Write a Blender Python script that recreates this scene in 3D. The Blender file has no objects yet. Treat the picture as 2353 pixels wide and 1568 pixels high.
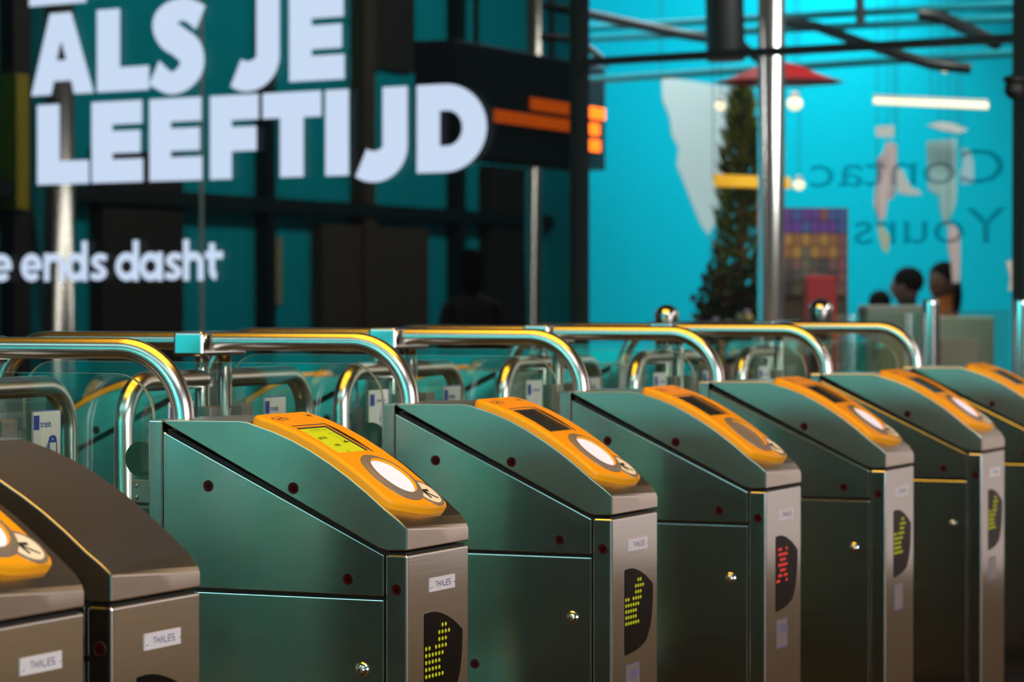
import bpy, bmesh, math, random
import numpy as np
from mathutils import Vector, Matrix
random.seed(7)
S = bpy.context.scene
C = S.collection
PI = math.pi

# ------------------------------------------------------------------ camera
TH = math.radians(24.13); PH = math.radians(.776); F = 6863.
CAM = Vector((-4.449, -2.184, 1.206))
FW = Vector((math.cos(TH)*math.cos(PH), math.sin(TH)*math.cos(PH), -math.sin(PH)))
RT = Vector((math.sin(TH), -math.cos(TH), 0)); UP = RT.cross(FW)
cd = bpy.data.cameras.new('camera'); cam = bpy.data.objects.new('camera', cd); C.objects.link(cam)
cd.sensor_width = 36.0; cd.lens = 36.0*F/2353
m = Matrix((RT, UP, -FW)).transposed().to_4x4(); m.translation = CAM
cam.matrix_world = m
cd.clip_start = .1; cd.clip_end = 200
cd.dof.use_dof = True; cd.dof.focus_distance = 5.15; cd.dof.aperture_fstop = 6.0
S.camera = cam

# ------------------------------------------------------------------ world, lights, exposure
S.view_settings.view_transform = 'Standard'; S.view_settings.look = 'None'
S.view_settings.gamma = 1; S.view_settings.use_curve_mapping = False
S.view_settings.exposure = 0.0
w = bpy.data.worlds.new('world'); S.world = w; w.use_nodes = True
w.node_tree.nodes['Background'].inputs[0].default_value = (.75, .85, 1, 1)
w.node_tree.nodes['Background'].inputs[1].default_value = .12

def area(name, loc, target, sx, sy, power, col):
    l = bpy.data.lights.new(name, 'AREA'); l.shape = 'RECTANGLE'; l.size = sx; l.size_y = sy
    l.energy = power; l.color = col
    o = bpy.data.objects.new(name, l); C.objects.link(o); o.location = loc
    o.rotation_euler = (Vector(target)-Vector(loc)).to_track_quat('-Z', 'Y').to_euler()
    return o
S.cycles.transparent_max_bounces = 64
area('daylight_through_entrance', (-5.0, -11.6, 2.6), (-5.0, 0, 2.6), 9.8, 4.4, 1040, (.97, .97, 1))
area('fill_teal_wall', (-10.4, 4, 3.0), (-15, 4, 1.5), 1.0, 26, 17000, (1, 1, 1))  # unseen lamp added so the teal wall shows brightly in the steel
area('fill_grey_wall', (5.4, -4.5, 3.6), (8.4, -4.5, .6), .6, 7.5, 470, (1, .96, .93))  # unseen lamp added to lift the grey wall reflected in the end panels
area('fill_cyan_wall', (15.7, 2.6, 3.9), (18.3, 2.1, 2.3), .8, 14, 22, (1, 1, 1))  # unseen lamp added to brighten the cyan back wall
area('fill_window_shapes', (10.6, 1.6, 4.6), (13.8, 2.0, 1.2), 1.2, 3, 210, (1, .97, .93))  # unseen front lamp added to brighten the backlit shapes in the window
area('fill_shop_wall', (14.5, 5.0, 4.6), (14.5, 8, 1.4), 12, .8, 950, (1, 1, 1))  # unseen lamp added to brighten the shop wall behind the screen
area('hall_light', (-3.0, -3.0, 5.6), (1.5, 0.0, 0.8), 2.0, 2.0, 90, (1, .93, .82))

# ------------------------------------------------------------------ photo helpers (turn a pixel into a point of the place)
def ray(u, v): return FW + RT*((u-1176.5)/F) - UP*((v-784)/F)
def atd(u, v, d): return CAM + ray(u, v)*d
def onY(u, v, Y): r = ray(u, v); return CAM + r*((Y-CAM.y)/r.y)
P0 = Vector((8.7265, 5.0986, 0)); E_ = Vector((-.1937, -.9811, 0)); N_ = Vector((.9811, -.1937, 0))
def fac(t, z, b=0): q = P0 + E_*t + N_*b; return Vector((q.x, q.y, z))
def fac_t(u, v, b=0):
    r = ray(u, v); k = ((P0+N_*b-CAM).dot(N_))/r.dot(N_); p = CAM+r*k
    return (p-P0).dot(E_), p.z

# ------------------------------------------------------------------ materials
def mat(name, col=(.8,.8,.8), rough=.5, metal=0., emit=None, es=1., spec=None, coat=0, noise=0, nscale=40., bump=0, stretch=(1,1,1)):
    m = bpy.data.materials.new(name); m.use_nodes = True
    nt = m.node_tree; b = nt.nodes['Principled BSDF']
    b.inputs['Base Color'].default_value = (*col, 1); b.inputs['Roughness'].default_value = rough
    b.inputs['Metallic'].default_value = metal
    if spec is not None: b.inputs['Specular IOR Level'].default_value = spec
    if coat: b.inputs['Coat Weight'].default_value = coat; b.inputs['Coat Roughness'].default_value = .08
    if emit: b.inputs['Emission Color'].default_value = (*emit, 1); b.inputs['Emission Strength'].default_value = es
    if noise or bump:
        tc = nt.nodes.new('ShaderNodeTexCoord'); mp = nt.nodes.new('ShaderNodeMapping'); mp.inputs['Scale'].default_value = stretch
        nz = nt.nodes.new('ShaderNodeTexNoise'); nz.inputs['Scale'].default_value = nscale; nz.inputs['Detail'].default_value = 4
        nt.links.new(tc.outputs['Object'], mp.inputs[0]); nt.links.new(mp.outputs[0], nz.inputs['Vector'])
        if noise:
            mr = nt.nodes.new('ShaderNodeMapRange'); mr.inputs[3].default_value = max(.02, rough-noise); mr.inputs[4].default_value = rough+noise
            nt.links.new(nz.outputs[0], mr.inputs[0]); nt.links.new(mr.outputs[0], b.inputs['Roughness'])
            hs = nt.nodes.new('ShaderNodeMixRGB'); hs.blend_type = 'MULTIPLY'; hs.inputs[0].default_value = 1
            mr2 = nt.nodes.new('ShaderNodeMapRange'); mr2.inputs[3].default_value = 1-noise*1.3; mr2.inputs[4].default_value = 1+noise*.6
            nt.links.new(nz.outputs[0], mr2.inputs[0]); hs.inputs[1].default_value = (*col, 1)
            nt.links.new(mr2.outputs[0], hs.inputs[2]); nt.links.new(hs.outputs[0], b.inputs['Base Color'])
        if bump:
            bp = nt.nodes.new('ShaderNodeBump'); bp.inputs['Strength'].default_value = bump; bp.inputs['Distance'].default_value = .001
            nt.links.new(nz.outputs[0], bp.inputs['Height']); nt.links.new(bp.outputs[0], b.inputs['Normal'])
    return m

def glassy(name, tint, refl=.08, rough=.02, extra=None):
    m = bpy.data.materials.new(name); m.use_nodes = True; nt = m.node_tree; nt.nodes.clear()
    o = nt.nodes.new('ShaderNodeOutputMaterial'); t = nt.nodes.new('ShaderNodeBsdfTransparent'); g = nt.nodes.new('ShaderNodeBsdfGlossy')
    t.inputs[0].default_value = (*tint, 1); g.inputs['Roughness'].default_value = rough
    fr = nt.nodes.new('ShaderNodeLayerWeight'); fr.inputs[0].default_value = .5
    pw = nt.nodes.new('ShaderNodeMath'); pw.operation = 'POWER'; pw.inputs[1].default_value = 5; nt.links.new(fr.outputs['Facing'], pw.inputs[0])
    ad = nt.nodes.new('ShaderNodeMath'); ad.operation = 'MULTIPLY_ADD'; ad.inputs[1].default_value = .6; ad.inputs[2].default_value = refl
    nt.links.new(pw.outputs[0], ad.inputs[0]); mx = nt.nodes.new('ShaderNodeMixShader')
    nt.links.new(ad.outputs[0], mx.inputs[0]); nt.links.new(t.outputs[0], mx.inputs[1]); nt.links.new(g.outputs[0], mx.inputs[2])
    nt.links.new(mx.outputs[0], o.inputs[0]); return m

STEEL = mat('brushed_stainless_steel', (.60,.61,.60), .145, 1, noise=.02, nscale=6, bump=.02, stretch=(1,1,30))
STEELC = mat('brushed_steel_cover', (.56,.52,.47), .26, 1)
PIPE = mat('satin_steel_tube', (.70,.66,.62), .24, 1)
CHROME = mat('polished_steel', (.75,.73,.72), .10, 1)
DARK = mat('dark_gap_plastic', (.006,.005,.004), .6)
BLACKW = mat('smoked_display_window', (.005,.0035,.0025), .28, 0, spec=.05)
YEL = mat('yellow_plastic', (.90,.36,.003), .42, 0, spec=.35, noise=.02, nscale=200)
YELD = mat('yellow_bezel_plastic', (.80,.33,.004), .45)
GREYR = mat('grey_reader_ring', (.20,.165,.14), .40)
WHITE = mat('white_plastic', (.80,.76,.66), .45)
BLK = mat('black_print', (.015,.014,.02), .5)
LOGO = mat('blue_black_print', (.03,.03,.09), .5)
DISCON = mat('lit_card_target', (.5,.5,.55), .4, emit=(.80,.76,.95), es=.62)
DISCOFF = mat('unlit_card_target', (.22,.19,.17), .35)
SCRON = mat('lit_lcd', (.12,.12,.01), .4, emit=(.56,.56,.002), es=1.)
SCROFF = mat('unlit_lcd', (.03,.028,.02), .12, coat=.5)
SCRTXT = mat('lcd_dark_pixels', (.02,.04,.0), .5)
REDL = mat('dark_red_sensor_lens', (.060,.0015,.003), .35, spec=.2)
REDD = mat('sensor_inner', (.018,.001,.001), .4, spec=.15)
LEDG = mat('yellow_green_led', (.10,.11,.0), .4, emit=(.50,.50,.0), es=.62)
LEDR = mat('red_led', (.3,.01,.0), .4, emit=(.50,.012,.008), es=.9)
PLATE = mat('pale_name_plate', (.70,.66,.70), .4, .1)
PLTXT = mat('violet_print', (.06,.04,.13), .5)
BLUE = mat('blue_print', (.02,.055,.36), .5)
STK = mat('white_sticker', (.72,.74,.72), .5)
NUMST = mat('grey_film_sticker', (.36,.31,.30), .4, .8)
NUMBL = mat('blue_sticker_ink', (.10,.11,.42), .5)
GLASS = glassy('clear_guard_glass', (.86,.93,.90), .045)
GEDGE = mat('glass_edge', (.30,.33,.24), .2, 0)
CLAMP = mat('grey_clamp', (.30,.27,.24), .4, .8)
DISC = mat('dark_clamp_disc', (.05,.12,.10), .4, .3)
RUB = mat('black_plinth', (.02,.02,.02), .6)

# ------------------------------------------------------------------ mesh builder
class MB:
    def __init__(s): s.v = []; s.f = []; s.m = []; s.mats = []; s.sm = []
    def mi(s, m):
        if m not in s.mats: s.mats.append(m)
        return s.mats.index(m)
    def add(s, vs, fs, m, smooth=False):
        o = len(s.v); s.v += [tuple(p) for p in vs]; i = s.mi(m)
        for f in fs: s.f.append(tuple(a+o for a in f)); s.m.append(i); s.sm.append(smooth)
        return s
    def box(s, a, b, m):
        x0,y0,z0 = a; x1,y1,z1 = b
        vs = [(x0,y0,z0),(x1,y0,z0),(x1,y1,z0),(x0,y1,z0),(x0,y0,z1),(x1,y0,z1),(x1,y1,z1),(x0,y1,z1)]
        return s.add(vs, [(3,2,1,0),(4,5,6,7),(0,1,5,4),(1,2,6,5),(2,3,7,6),(3,0,4,7)], m)
    def prism(s, pts, fn0, fn1, m, smooth=False):          # fn maps a 2-D point to 3-D on either face
        n = len(pts)
        vs = [fn0(p) for p in pts] + [fn1(p) for p in pts]
        fs = [tuple(range(n))[::-1], tuple(range(n, 2*n))] + [(i, (i+1) % n, n+(i+1) % n, n+i) for i in range(n)]
        return s.add(vs, fs, m, smooth)
    def tube(s, path, r, m, n=16, caps=True):
        P = [Vector(p) for p in path]; rings = []
        t0 = (P[1]-P[0]).normalized(); ref = Vector((0,0,1)) if abs(t0.z) < .9 else Vector((1,0,0))
        nx = (ref - t0*ref.dot(t0)).normalized(); vs = []
        for i, p in enumerate(P):
            t = (P[min(i+1,len(P)-1)]-P[max(i-1,0)]).normalized()
            nx = (nx - t*nx.dot(t)).normalized(); ny = t.cross(nx)
            rr = r[i] if isinstance(r, (list, tuple)) else r
            vs += [p + nx*(rr*math.cos(2*PI*k/n)) + ny*(rr*math.sin(2*PI*k/n)) for k in range(n)]
        fs = [(i*n+k, i*n+(k+1) % n, (i+1)*n+(k+1) % n, (i+1)*n+k) for i in range(len(P)-1) for k in range(n)]
        s.add(vs, fs, m, True)
        if caps: s.add(vs[:n], [tuple(range(n))[::-1]], m); s.add(vs[-n:], [tuple(range(n))], m)
        return s
    def lathe(s, c, ax, prof, m, n=24, smooth=True):        # prof: (radius, height along ax)
        c = Vector(c); ax = Vector(ax).normalized(); ref = Vector((0,0,1)) if abs(ax.z) < .9 else Vector((1,0,0))
        a = (ref-ax*ref.dot(ax)).normalized(); b = ax.cross(a); vs = []
        for r, h in prof: vs += [c + ax*h + a*(r*math.cos(2*PI*k/n)) + b*(r*math.sin(2*PI*k/n)) for k in range(n)]
        fs = [(i*n+k, i*n+(k+1) % n, (i+1)*n+(k+1) % n, (i+1)*n+k) for i in range(len(prof)-1) for k in range(n)]
        fs += [tuple(range(n))[::-1], tuple(range((len(prof)-1)*n, len(prof)*n))]
        return s.add(vs, fs, m, smooth)
    def blob(s, c, rx, ry, rz, m, n=12):
        c = Vector(c); vs = []; fs = []
        for i in range(n+1):
            a = PI*i/n
            for k in range(n): vs.append(c+Vector((rx*math.sin(a)*math.cos(2*PI*k/n), ry*math.sin(a)*math.sin(2*PI*k/n), rz*math.cos(a))))
        for i in range(n):
            for k in range(n): fs.append((i*n+k, (i+1)*n+k, (i+1)*n+(k+1) % n, i*n+(k+1) % n))
        return s.add(vs, fs, m, True)
    def build(s, name, parent=None, bevel=0, seg=2, mirror=None, angle=.6):
        me = bpy.data.meshes.new(name)
        vs = s.v
        if mirror is not None: vs = [(x, mirror-y, z) for x, y, z in vs]
        me.from_pydata(vs, [], s.f if mirror is None else [f[::-1] for f in s.f])
        for mm in s.mats: me.materials.append(mm)
        for p, i, sm in zip(me.polygons, s.m, s.sm): p.material_index = i; p.use_smooth = sm
        me.update()
        bm = bmesh.new(); bm.from_mesh(me)
        if bevel:
            bmesh.ops.remove_doubles(bm, verts=bm.verts, dist=1e-6)
            ed = [e for e in bm.edges if len(e.link_faces) == 2 and e.calc_face_angle(0) > angle]
            bmesh.ops.bevel(bm, geom=ed, offset=bevel, segments=seg, profile=.5, affect='EDGES', clamp_overlap=True)
        bmesh.ops.recalc_face_normals(bm, faces=bm.faces)
        bm.to_mesh(me); bm.free()
        o = bpy.data.objects.new(name, me); C.objects.link(o)
        if parent: o.parent = parent
        return o

def tag(o, label=None, cat=None, group=None, kind=None):
    if label: o['label'] = label
    if cat: o['category'] = cat
    if group: o['group'] = group
    if kind: o['kind'] = kind
    return o
def empty(name, loc=(0,0,0)):
    o = bpy.data.objects.new(name, None); o.empty_display_size = .1; C.objects.link(o); o.location = loc; return o
def struct(o): o['kind'] = 'structure'; return o

def text_geo(txt, size=1., off=0.):
    cu = bpy.data.curves.new('t', 'FONT'); cu.body = txt; cu.size = size; cu.offset = off; cu.align_x = 'CENTER'; cu.align_y = 'CENTER'
    cu.resolution_u = 3
    ob = bpy.data.objects.new('t', cu); C.objects.link(ob)
    bpy.context.view_layer.update()
    dg = bpy.context.evaluated_depsgraph_get()
    me = bpy.data.meshes.new_from_object(ob.evaluated_get(dg))
    vs = [tuple(v.co) for v in me.vertices]; fs = [tuple(p.vertices) for p in me.polygons]
    bpy.data.objects.remove(ob); bpy.data.curves.remove(cu); bpy.data.meshes.remove(me)
    return vs, fs

def ribbon(path, wd):                                       # flat stroked polyline -> 2-D quads
    n = len(path); L = []; R = []
    for i in range(n):
        x0,y0 = path[max(i-1,0)]; x1,y1 = path[min(i+1,n-1)]
        dx,dy = x1-x0, y1-y0; l = math.hypot(dx,dy) or 1; dx/=l; dy/=l
        k = wd[i] if isinstance(wd, (list,tuple)) else wd
        L.append((path[i][0]-dy*k/2, path[i][1]+dx*k/2)); R.append((path[i][0]+dy*k/2, path[i][1]-dx*k/2))
    return L+R, [(i, i+1, n+i+1, n+i) for i in range(n-1)]
def arcp(cx, cy, rx, ry, a0, a1, n=20):
    return [(cx+rx*math.cos(math.radians(a0+(a1-a0)*i/n)), cy+ry*math.sin(math.radians(a0+(a1-a0)*i/n))) for i in range(n+1)]
def rect2(x0, y0, x1, y1): return [(x0,y0),(x1,y0),(x1,y1),(x0,y1)], [(0,1,2,3)]
def crom(pts, k=8):
    out = []; P = [pts[0]]+list(pts)+[pts[-1]]
    for i in range(1, len(P)-2):
        for j in range(k):
            t = j/k; a,b,c,d = P[i-1],P[i],P[i+1],P[i+2]
            out.append(tuple(.5*((2*b[q])+(-a[q]+c[q])*t+(2*a[q]-5*b[q]+4*c[q]-d[q])*t*t+(-a[q]+3*b[q]-3*c[q]+d[q])*t**3) for q in range(len(b))))
    out.append(tuple(pts[-1])); return out

# ------------------------------------------------------------------ the setting
FLOOR = mat('dark_stone_floor', (.080,.052,.024), .85, 0, spec=.12, noise=.06, nscale=3)
def plane(name, a, b, c, d, m, th=None):
    mb = MB(); a,b,c,d = map(Vector, (a,b,c,d))
    n = (b-a).cross(d-a).normalized()*(th or .1)
    mb.add([a,b,c,d,a-n,b-n,c-n,d-n], [(0,1,2,3),(7,6,5,4),(0,4,5,1),(1,5,6,2),(2,6,7,3),(3,7,4,0)], m)
    return struct(mb.build(name))
plane('floor', (-16,-14,0), (26,-14,0), (26,20,0), (-16,20,0), FLOOR)
TEALW = mat('teal_panelled_wall', (.0,.50,.52), .6)
GREYW = mat('warm_grey_wall', (.50,.41,.40), .7)
CYANW = mat('cyan_wall', (.0,.47,.60), .9, spec=.05)
CEILM = mat('dark_ceiling', (.05,.04,.03), .8)
plane('wall_left', (-15,-8,0), (-15,18,0), (-15,18,3.6), (-15,-8,3.6), TEALW)
plane('wall_left_reflection_limit', (-15,-8,3.6), (-15,18,3.6), (-15,18,6.2), (-15,-8,6.2), mat('dark_reflection_limit', (.03,.03,.025), .7))  # dark upper part added to narrow the teal seen in the steel
plane('wall_right', (8.6,.55,0), (8.6,-12,0), (8.6,-12,2.9), (8.6,.55,2.9), GREYW)
plane('wall_reflection_band', (8.6,.55,2.9), (8.6,-12,2.9), (8.6,-12,6.2), (8.6,.55,6.2), mat('dark_reflection_band', (.12,.07,.02), .6))  # dark band added so the sloping covers reflect less light
plane('wall_entrance', (.0,-12,0), (8.6,-12,0), (8.6,-12,6.2), (.9,-12,6.2), GREYW)
plane('ceiling', (-15,-12,6.2), (-15,18,6.2), (7.5,18,6.2), (7.5,-12,6.2), CEILM)
plane('wall_left_reflection_strip', (-14.9,-8,0), (-14.9,18,0), (-14.9,18,.26), (-14.9,-8,.26), mat('brown_reflection_strip', (.04,.028,.015), .8, spec=.1), .05)  # dark strip added to cut the teal reflected low on the gates
# glowing amber panels added overhead for the gold stripes on the rails
AMB = mat('amber_glow_surface', (.8,.4,.05), .5, emit=(1,.50,.03), es=4.6)
for k in range(3):
    t = empty('amber_glow_panel', (-1.6+k*1.7, .6, 5.7))
    tag(t, 'long unseen amber glow panel added above the ticket gates, %s from the entrance' % ['first','second','third','fourth'][k], 'glow panel', 'amber glow panels')
    MB().box((-.72,-2.6,.0), (.72,2.6,.08), CLAMP).build('housing', t, .01)
    MB().box((-.68,-2.5,-.02), (.68,2.5,0), AMB).build('glow_face', t)
SKYL = mat('added_skylight_pane', (.5,.6,.6), .5, emit=(.42,.86,.92), es=1.6)  # unseen skylights added to put cyan highlights on the steel edges
for k in range(2):
    t = empty('skylight', (-6.6, -2.0+k*6.6, 6.1)); tag(t, 'unseen pale skylight added for the cyan edge highlights, %s from the entrance' % ['first','second'][k], 'skylight', 'skylights')
    MB().box((-1.9,-3.1,.0), (1.9,3.1,.08), CLAMP).build('frame', t, .01); MB().box((-1.8,-3.0,-.02), (1.8,3.0,0), SKYL).build('pane', t)
# cyan inner wall and the shop wall at its left
BB = 9.5
def cyw(t, z, b=BB): return fac(t, z, b)
plane('wall_back', cyw(-4.80,0), cyw(10.5,0), cyw(10.5,4.8), cyw(-4.80,4.8), CYANW, -.1)
plane('wall_shop', (8.9,8,0), (18.95,8,0), (18.95,8,4.8), (8.9,8,4.8), CYANW, .1)
plane('ceiling_shop', (7.6,8,4.8), (7.6,-4,4.8), (20,-4,4.8), (20,8,4.8), CEILM)

# ------------------------------------------------------------------ ticket gates
W = .243; YM = 1.944
PROF = [(.464,1.0),(.32,1.0013),(.303,.9995),(.2872,.9945),(.2519,.984),(.216,.9703),(.1812,.9535),(.1457,.9334),(.1104,.911),(.0761,.8862),(.0412,.8585),(.018,.8425),(.004,.8312),(0,.827)]
_py = [p[0] for p in PROF]; _pz = [p[1] for p in PROF]
ARC = [.034]
for i in range(1, len(PROF)): ARC.append(ARC[-1]+math.hypot(_py[i]-_py[i-1], _pz[i]-_pz[i-1]))
def onprof(s, x, h=0):                                      # a point on the curved cover: s along it, x across, h above
    y = np.interp(s, ARC, _py); z = np.interp(s, ARC, _pz)
    e = .012; dy = np.interp(s+e, ARC, _py)-np.interp(s-e, ARC, _py); dz = np.interp(s+e, ARC, _pz)-np.interp(s-e, ARC, _pz)
    if s+e > ARC[-1]: dy, dz = -.70, -.62
    l = math.hypot(dy, dz) or 1; ny, nz = dz/l, -dy/l
    return Vector((x, y+ny*h, z+nz*h))

def reader(parent, mode, mir):
    # outline of the yellow housing in (s, x)
    out = []
    s0, s1, xa, xb = .197, .522, .006, .196
    def corner(cs, cx, r, a0, a1): return [(cs+r*math.cos(math.radians(a)), cx+r*math.sin(math.radians(a))) for a in np.linspace(a0, a1, 7)]
    out += corner(s0+.016, xa+.016, .016, 180, 270)
    out += [(s, xa) for s in np.linspace(s0+.03, s1-.075, 12)]
    out += corner(s1-.048, xa+.026, .026, -90, -20)
    out += [(s1-.012, .065), (s1-.003, .10), (s1, .14)]
    out += corner(s1-.018, xb-.018, .018, 0, 90)
    out += [(s, xb) for s in np.linspace(s1-.04, s0+.03, 12)]
    out += corner(s0+.016, xb-.016, .016, 90, 180)
    n = len(out); cs = (s0+s1)/2; cx = (xa+xb)/2
    def ins(p, d): # inset towards the inside
        s, x = p; return (s+(d if s < s0+.05 else (-d if s > s1-.075 else 0)), x+(d if x < cx-.05 else (-d if x > cx+.05 else 0)))
    layers = [(0, -.004), (0, .008), (.0022, .0125), (.006, .0145)]
    mb = MB(); vs = []
    for d, h in layers: vs += [onprof(*ins(p, d), h) for p in out]
    fs = [(l*n+i, l*n+(i+1) % n, (l+1)*n+(i+1) % n, (l+1)*n+i) for l in range(len(layers)-1) for i in range(n)]
    mb.add(vs, fs, YEL, True)
    # top skin: strips between the near and the far edge, leaving the lcd opening
    H = .0145
    ss = list(np.linspace(s0, s1, 60)); 
    top = [ins(p, .006) for p in out]
    lo = sorted([p for p in top if p[1] < cx]); hi = sorted([p for p in top if p[1] > cx])
    sa, sb = .262, .366; ox0, ox1 = .030, .152
    smin, smax = top[0][0], max(p[0] for p in top)
    grid = [g for g in np.linspace(s0+.0065, s1-.007, 64)] + [sa, sb]; grid = sorted(grid)
    fl = lambda s: np.interp(s, [p[0] for p in lo], [p[1] for p in lo]); fh = lambda s: np.interp(s, [p[0] for p in hi], [p[1] for p in hi])
    for a, b in zip(grid[:-1], grid[1:]):
        segs = [(fl, fh)] if not (a >= sa-1e-6 and b <= sb+1e-6) else [(fl, lambda s: ox0), (lambda s: ox1, fh)]
        for q0, q1 in segs:
            mb.add([onprof(a, q0(a), H), onprof(a, q1(a), H), onprof(b, q1(b), H), onprof(b, q0(b), H)], [(0,1,2,3)], YEL, True)
    R = mb.build('card_reader', parent, mirror=mir)
    # lcd: recessed bezel, pane and its picture
    mb = MB()
    def frame(xs0, xs1, a, b, h0, h1, i, mm):
        o = [(a,xs0),(a,xs1),(b,xs1),(b,xs0)]; q = [(a+i,xs0+i),(a+i,xs1-i),(b-i,xs1-i),(b-i,xs0+i)]
        vs = [onprof(s,x,h0) for s,x in o]+[onprof(s,x,h1) for s,x in q]
        mb.add(vs, [(k,(k+1)%4,4+(k+1)%4,4+k) for k in range(4)], mm)
    frame(ox0, ox1, sa, sb, H, .0133, .0010, BLK); frame(ox0+.0010, ox1-.0010, sa+.0010, sb-.0010, .0133, .0130, .0060, YELD)
    frame(ox0+.0070, ox1-.0070, sa+.0070, sb-.0070, .0130, .0105, .0009, BLK)
    x0, x1, a, b = ox0+.0079, ox1-.0079, sa+.0079, sb-.0079
    mb.add([onprof(a,x0,.0105), onprof(a,x1,.0105), onprof(b,x1,.0105), onprof(b,x0,.0105)], [(0,1,2,3)], SCRON if mode == 'lit' else SCROFF)
    if mode == 'lit':
        def put(txt, sz, s, x, off=0):
            vs, fs = text_geo(txt, sz, off); mb.add([onprof(s-v[1], x+v[0], .0109) for v in vs], fs, SCRTXT)
        put('04/10/2022 12:06', .0085, a+.008, (x0+x1)/2+.012); put('geduld', .012, a+.036, x0+.030, .0003); put('wait', .012, a+.062, x0+.040, .0003)
        mb.add([onprof(s,x,.0109) for s,x in [(a+.014,x0+.002),(a+.014,x1-.002),(a+.0146,x1-.002),(a+.0146,x0+.002)]], [(0,1,2,3)], SCRTXT)
        hx, hs, hw = x1-.022, a+.040, .014                  # hourglass
        for pl in ([(-1,-1),(1,-1)],[(1,-1),(.06,-.05)],[(.06,.05),(1,1)],[(1,1),(-1,1)],[(-1,1),(-.06,.05)],[(-.06,-.05),(-1,-1)],[(-.06,-.05),(-.06,.05)],[(.06,-.05),(.06,.05)]):
            vs, fs = ribbon([(hx+p[0]*hw*.8, hs+p[1]*.017) for p in pl], .0009); mb.add([onprof(v[1], v[0], .0109) for v in vs], fs, SCRTXT)
        mb.add([onprof(hs+.010,hx,.0109), onprof(hs+.0165,hx+hw*.62,.0109), onprof(hs+.0165,hx-hw*.62,.0109)], [(0,1,2)], SCRTXT)
        vs, fs = ribbon(arcp(x0+.045, b-.002, .005, .005, 0, -180, 8), .001); mb.add([onprof(min(v[1], b), v[0], .0109) for v in vs], fs, SCRTXT)
    mb.build('lcd_screen', R, mirror=mir)
    # ring and card target
    mb = MB(); cs_, cx_ = .437, .104; n = 48
    def circ(r, h, c0=cs_, c1=cx_): return [onprof(c0+r*math.cos(2*PI*k/n), c1+r*math.sin(2*PI*k/n), h) for k in range(n)]
    def rings(spec, c0, c1):
        for (r0,h0,_), (r1,h1,mm) in zip(spec[:-1], spec[1:]):
            mb.add(circ(r0,h0,c0,c1)+circ(r1,h1,c0,c1), [(k,(k+1)%n,n+(k+1)%n,n+k) for k in range(n)], mm, True)
    rings([(.0625,.0145,None),(.0615,.0165,GREYR),(.053,.0195,GREYR),(.0462,.0198,GREYR),(.0455,.0192,YEL),(.0440,.0150,YEL)], cs_, cx_)
    mb.build('reader_ring', R, mirror=mir)
    mb = MB(); dm = DISCON if mode != 'off' else DISCOFF
    for r0, r1 in ((.0440,.034),(.034,.022),(.022,.010)): mb.add(circ(r0,.0156)+circ(r1,.0156), [(k,(k+1)%n,n+(k+1)%n,n+k) for k in range(n)], dm, True)
    mb.add(circ(.010,.0156), [tuple(range(n))], dm)
    mb.build('card_target', R, mirror=mir)
    mb = MB(); c0, c1 = .486, .160                          # round arrow badge tucked under the ring
    def bc(r, h):
        o = []
        for k in range(n):
            s = c0+r*math.cos(2*PI*k/n); x = c1+r*math.sin(2*PI*k/n)
            dd = math.hypot(s-cs_, x-cx_)
            if dd < .0615: f = .0615/dd; s = cs_+(s-cs_)*f; x = cx_+(x-cx_)*f
            o.append(onprof(s, x, h))
        return o
    for (r0,h0),(r1,h1),mm in (((.0345,.0145),(.0335,.0158),GREYR),((.0335,.0158),(.028,.0158),GREYR)):
        mb.add(bc(r0,h0)+bc(r1,h1), [(k,(k+1)%n,n+(k+1)%n,n+k) for k in range(n)], mm)
    for r0, r1 in ((.028,.018),(.018,.008)): mb.add(bc(r0,.0159)+bc(r1,.0159), [(k,(k+1)%n,n+(k+1)%n,n+k) for k in range(n)], WHITE)
    mb.add(bc(.008,.0159), [tuple(range(n))], WHITE)
    ax = lambda a, b: onprof(c0+.003+a, c1+b, .0163)
    d = .7071
    for pl, wd in (([(.014,.014),(-.008,-.009)], .0040), ([(-.0105,-.013),(-.0085,.009)], .0060), ([(-.0115,-.0115),(.011,-.0075)], .0052)):
        vs, fs = ribbon([(p[0], p[1]) for p in pl], wd); mb.add([ax(v[0], v[1]) for v in vs], fs, BLK)
    mb.build('arrow_badge', R, mirror=mir)
    mb = MB()                                               # double arrow mark and small lettering
    def mk(pl, wd, f=1):
        vs, fs = ribbon(pl, wd); mb.add([onprof(.228+v[0], .052+v[1], .0149) for v in vs], fs, LOGO)
    base = [(-.004,-.004),(-.008,-.019),(-.002,-.021),(.006,-.006),(.0045,.012)]
    mk([(.003,-.004),(-.006,-.010),(-.006,-.020),(.001,-.026),(.006,-.018),(-.003,.010),(.0,.024),(.006,.020),(.007,.008),(-.001,.002)], .0022)
    mk([(-.0095,.002),(-.0095,.018)], .0016); mk([(.0105,-.018),(.0105,-.002)], .0016)
    mb.build('reader_logo', R, mirror=mir)
    mb = MB(); vs, fs = text_geo('NS', .012, .0004); mb.add([onprof(.224-v[1], .165+v[0], .0149) for v in vs], fs, LOGO)
    mb.build('reader_lettering', R, mirror=mir)
    return R

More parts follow.
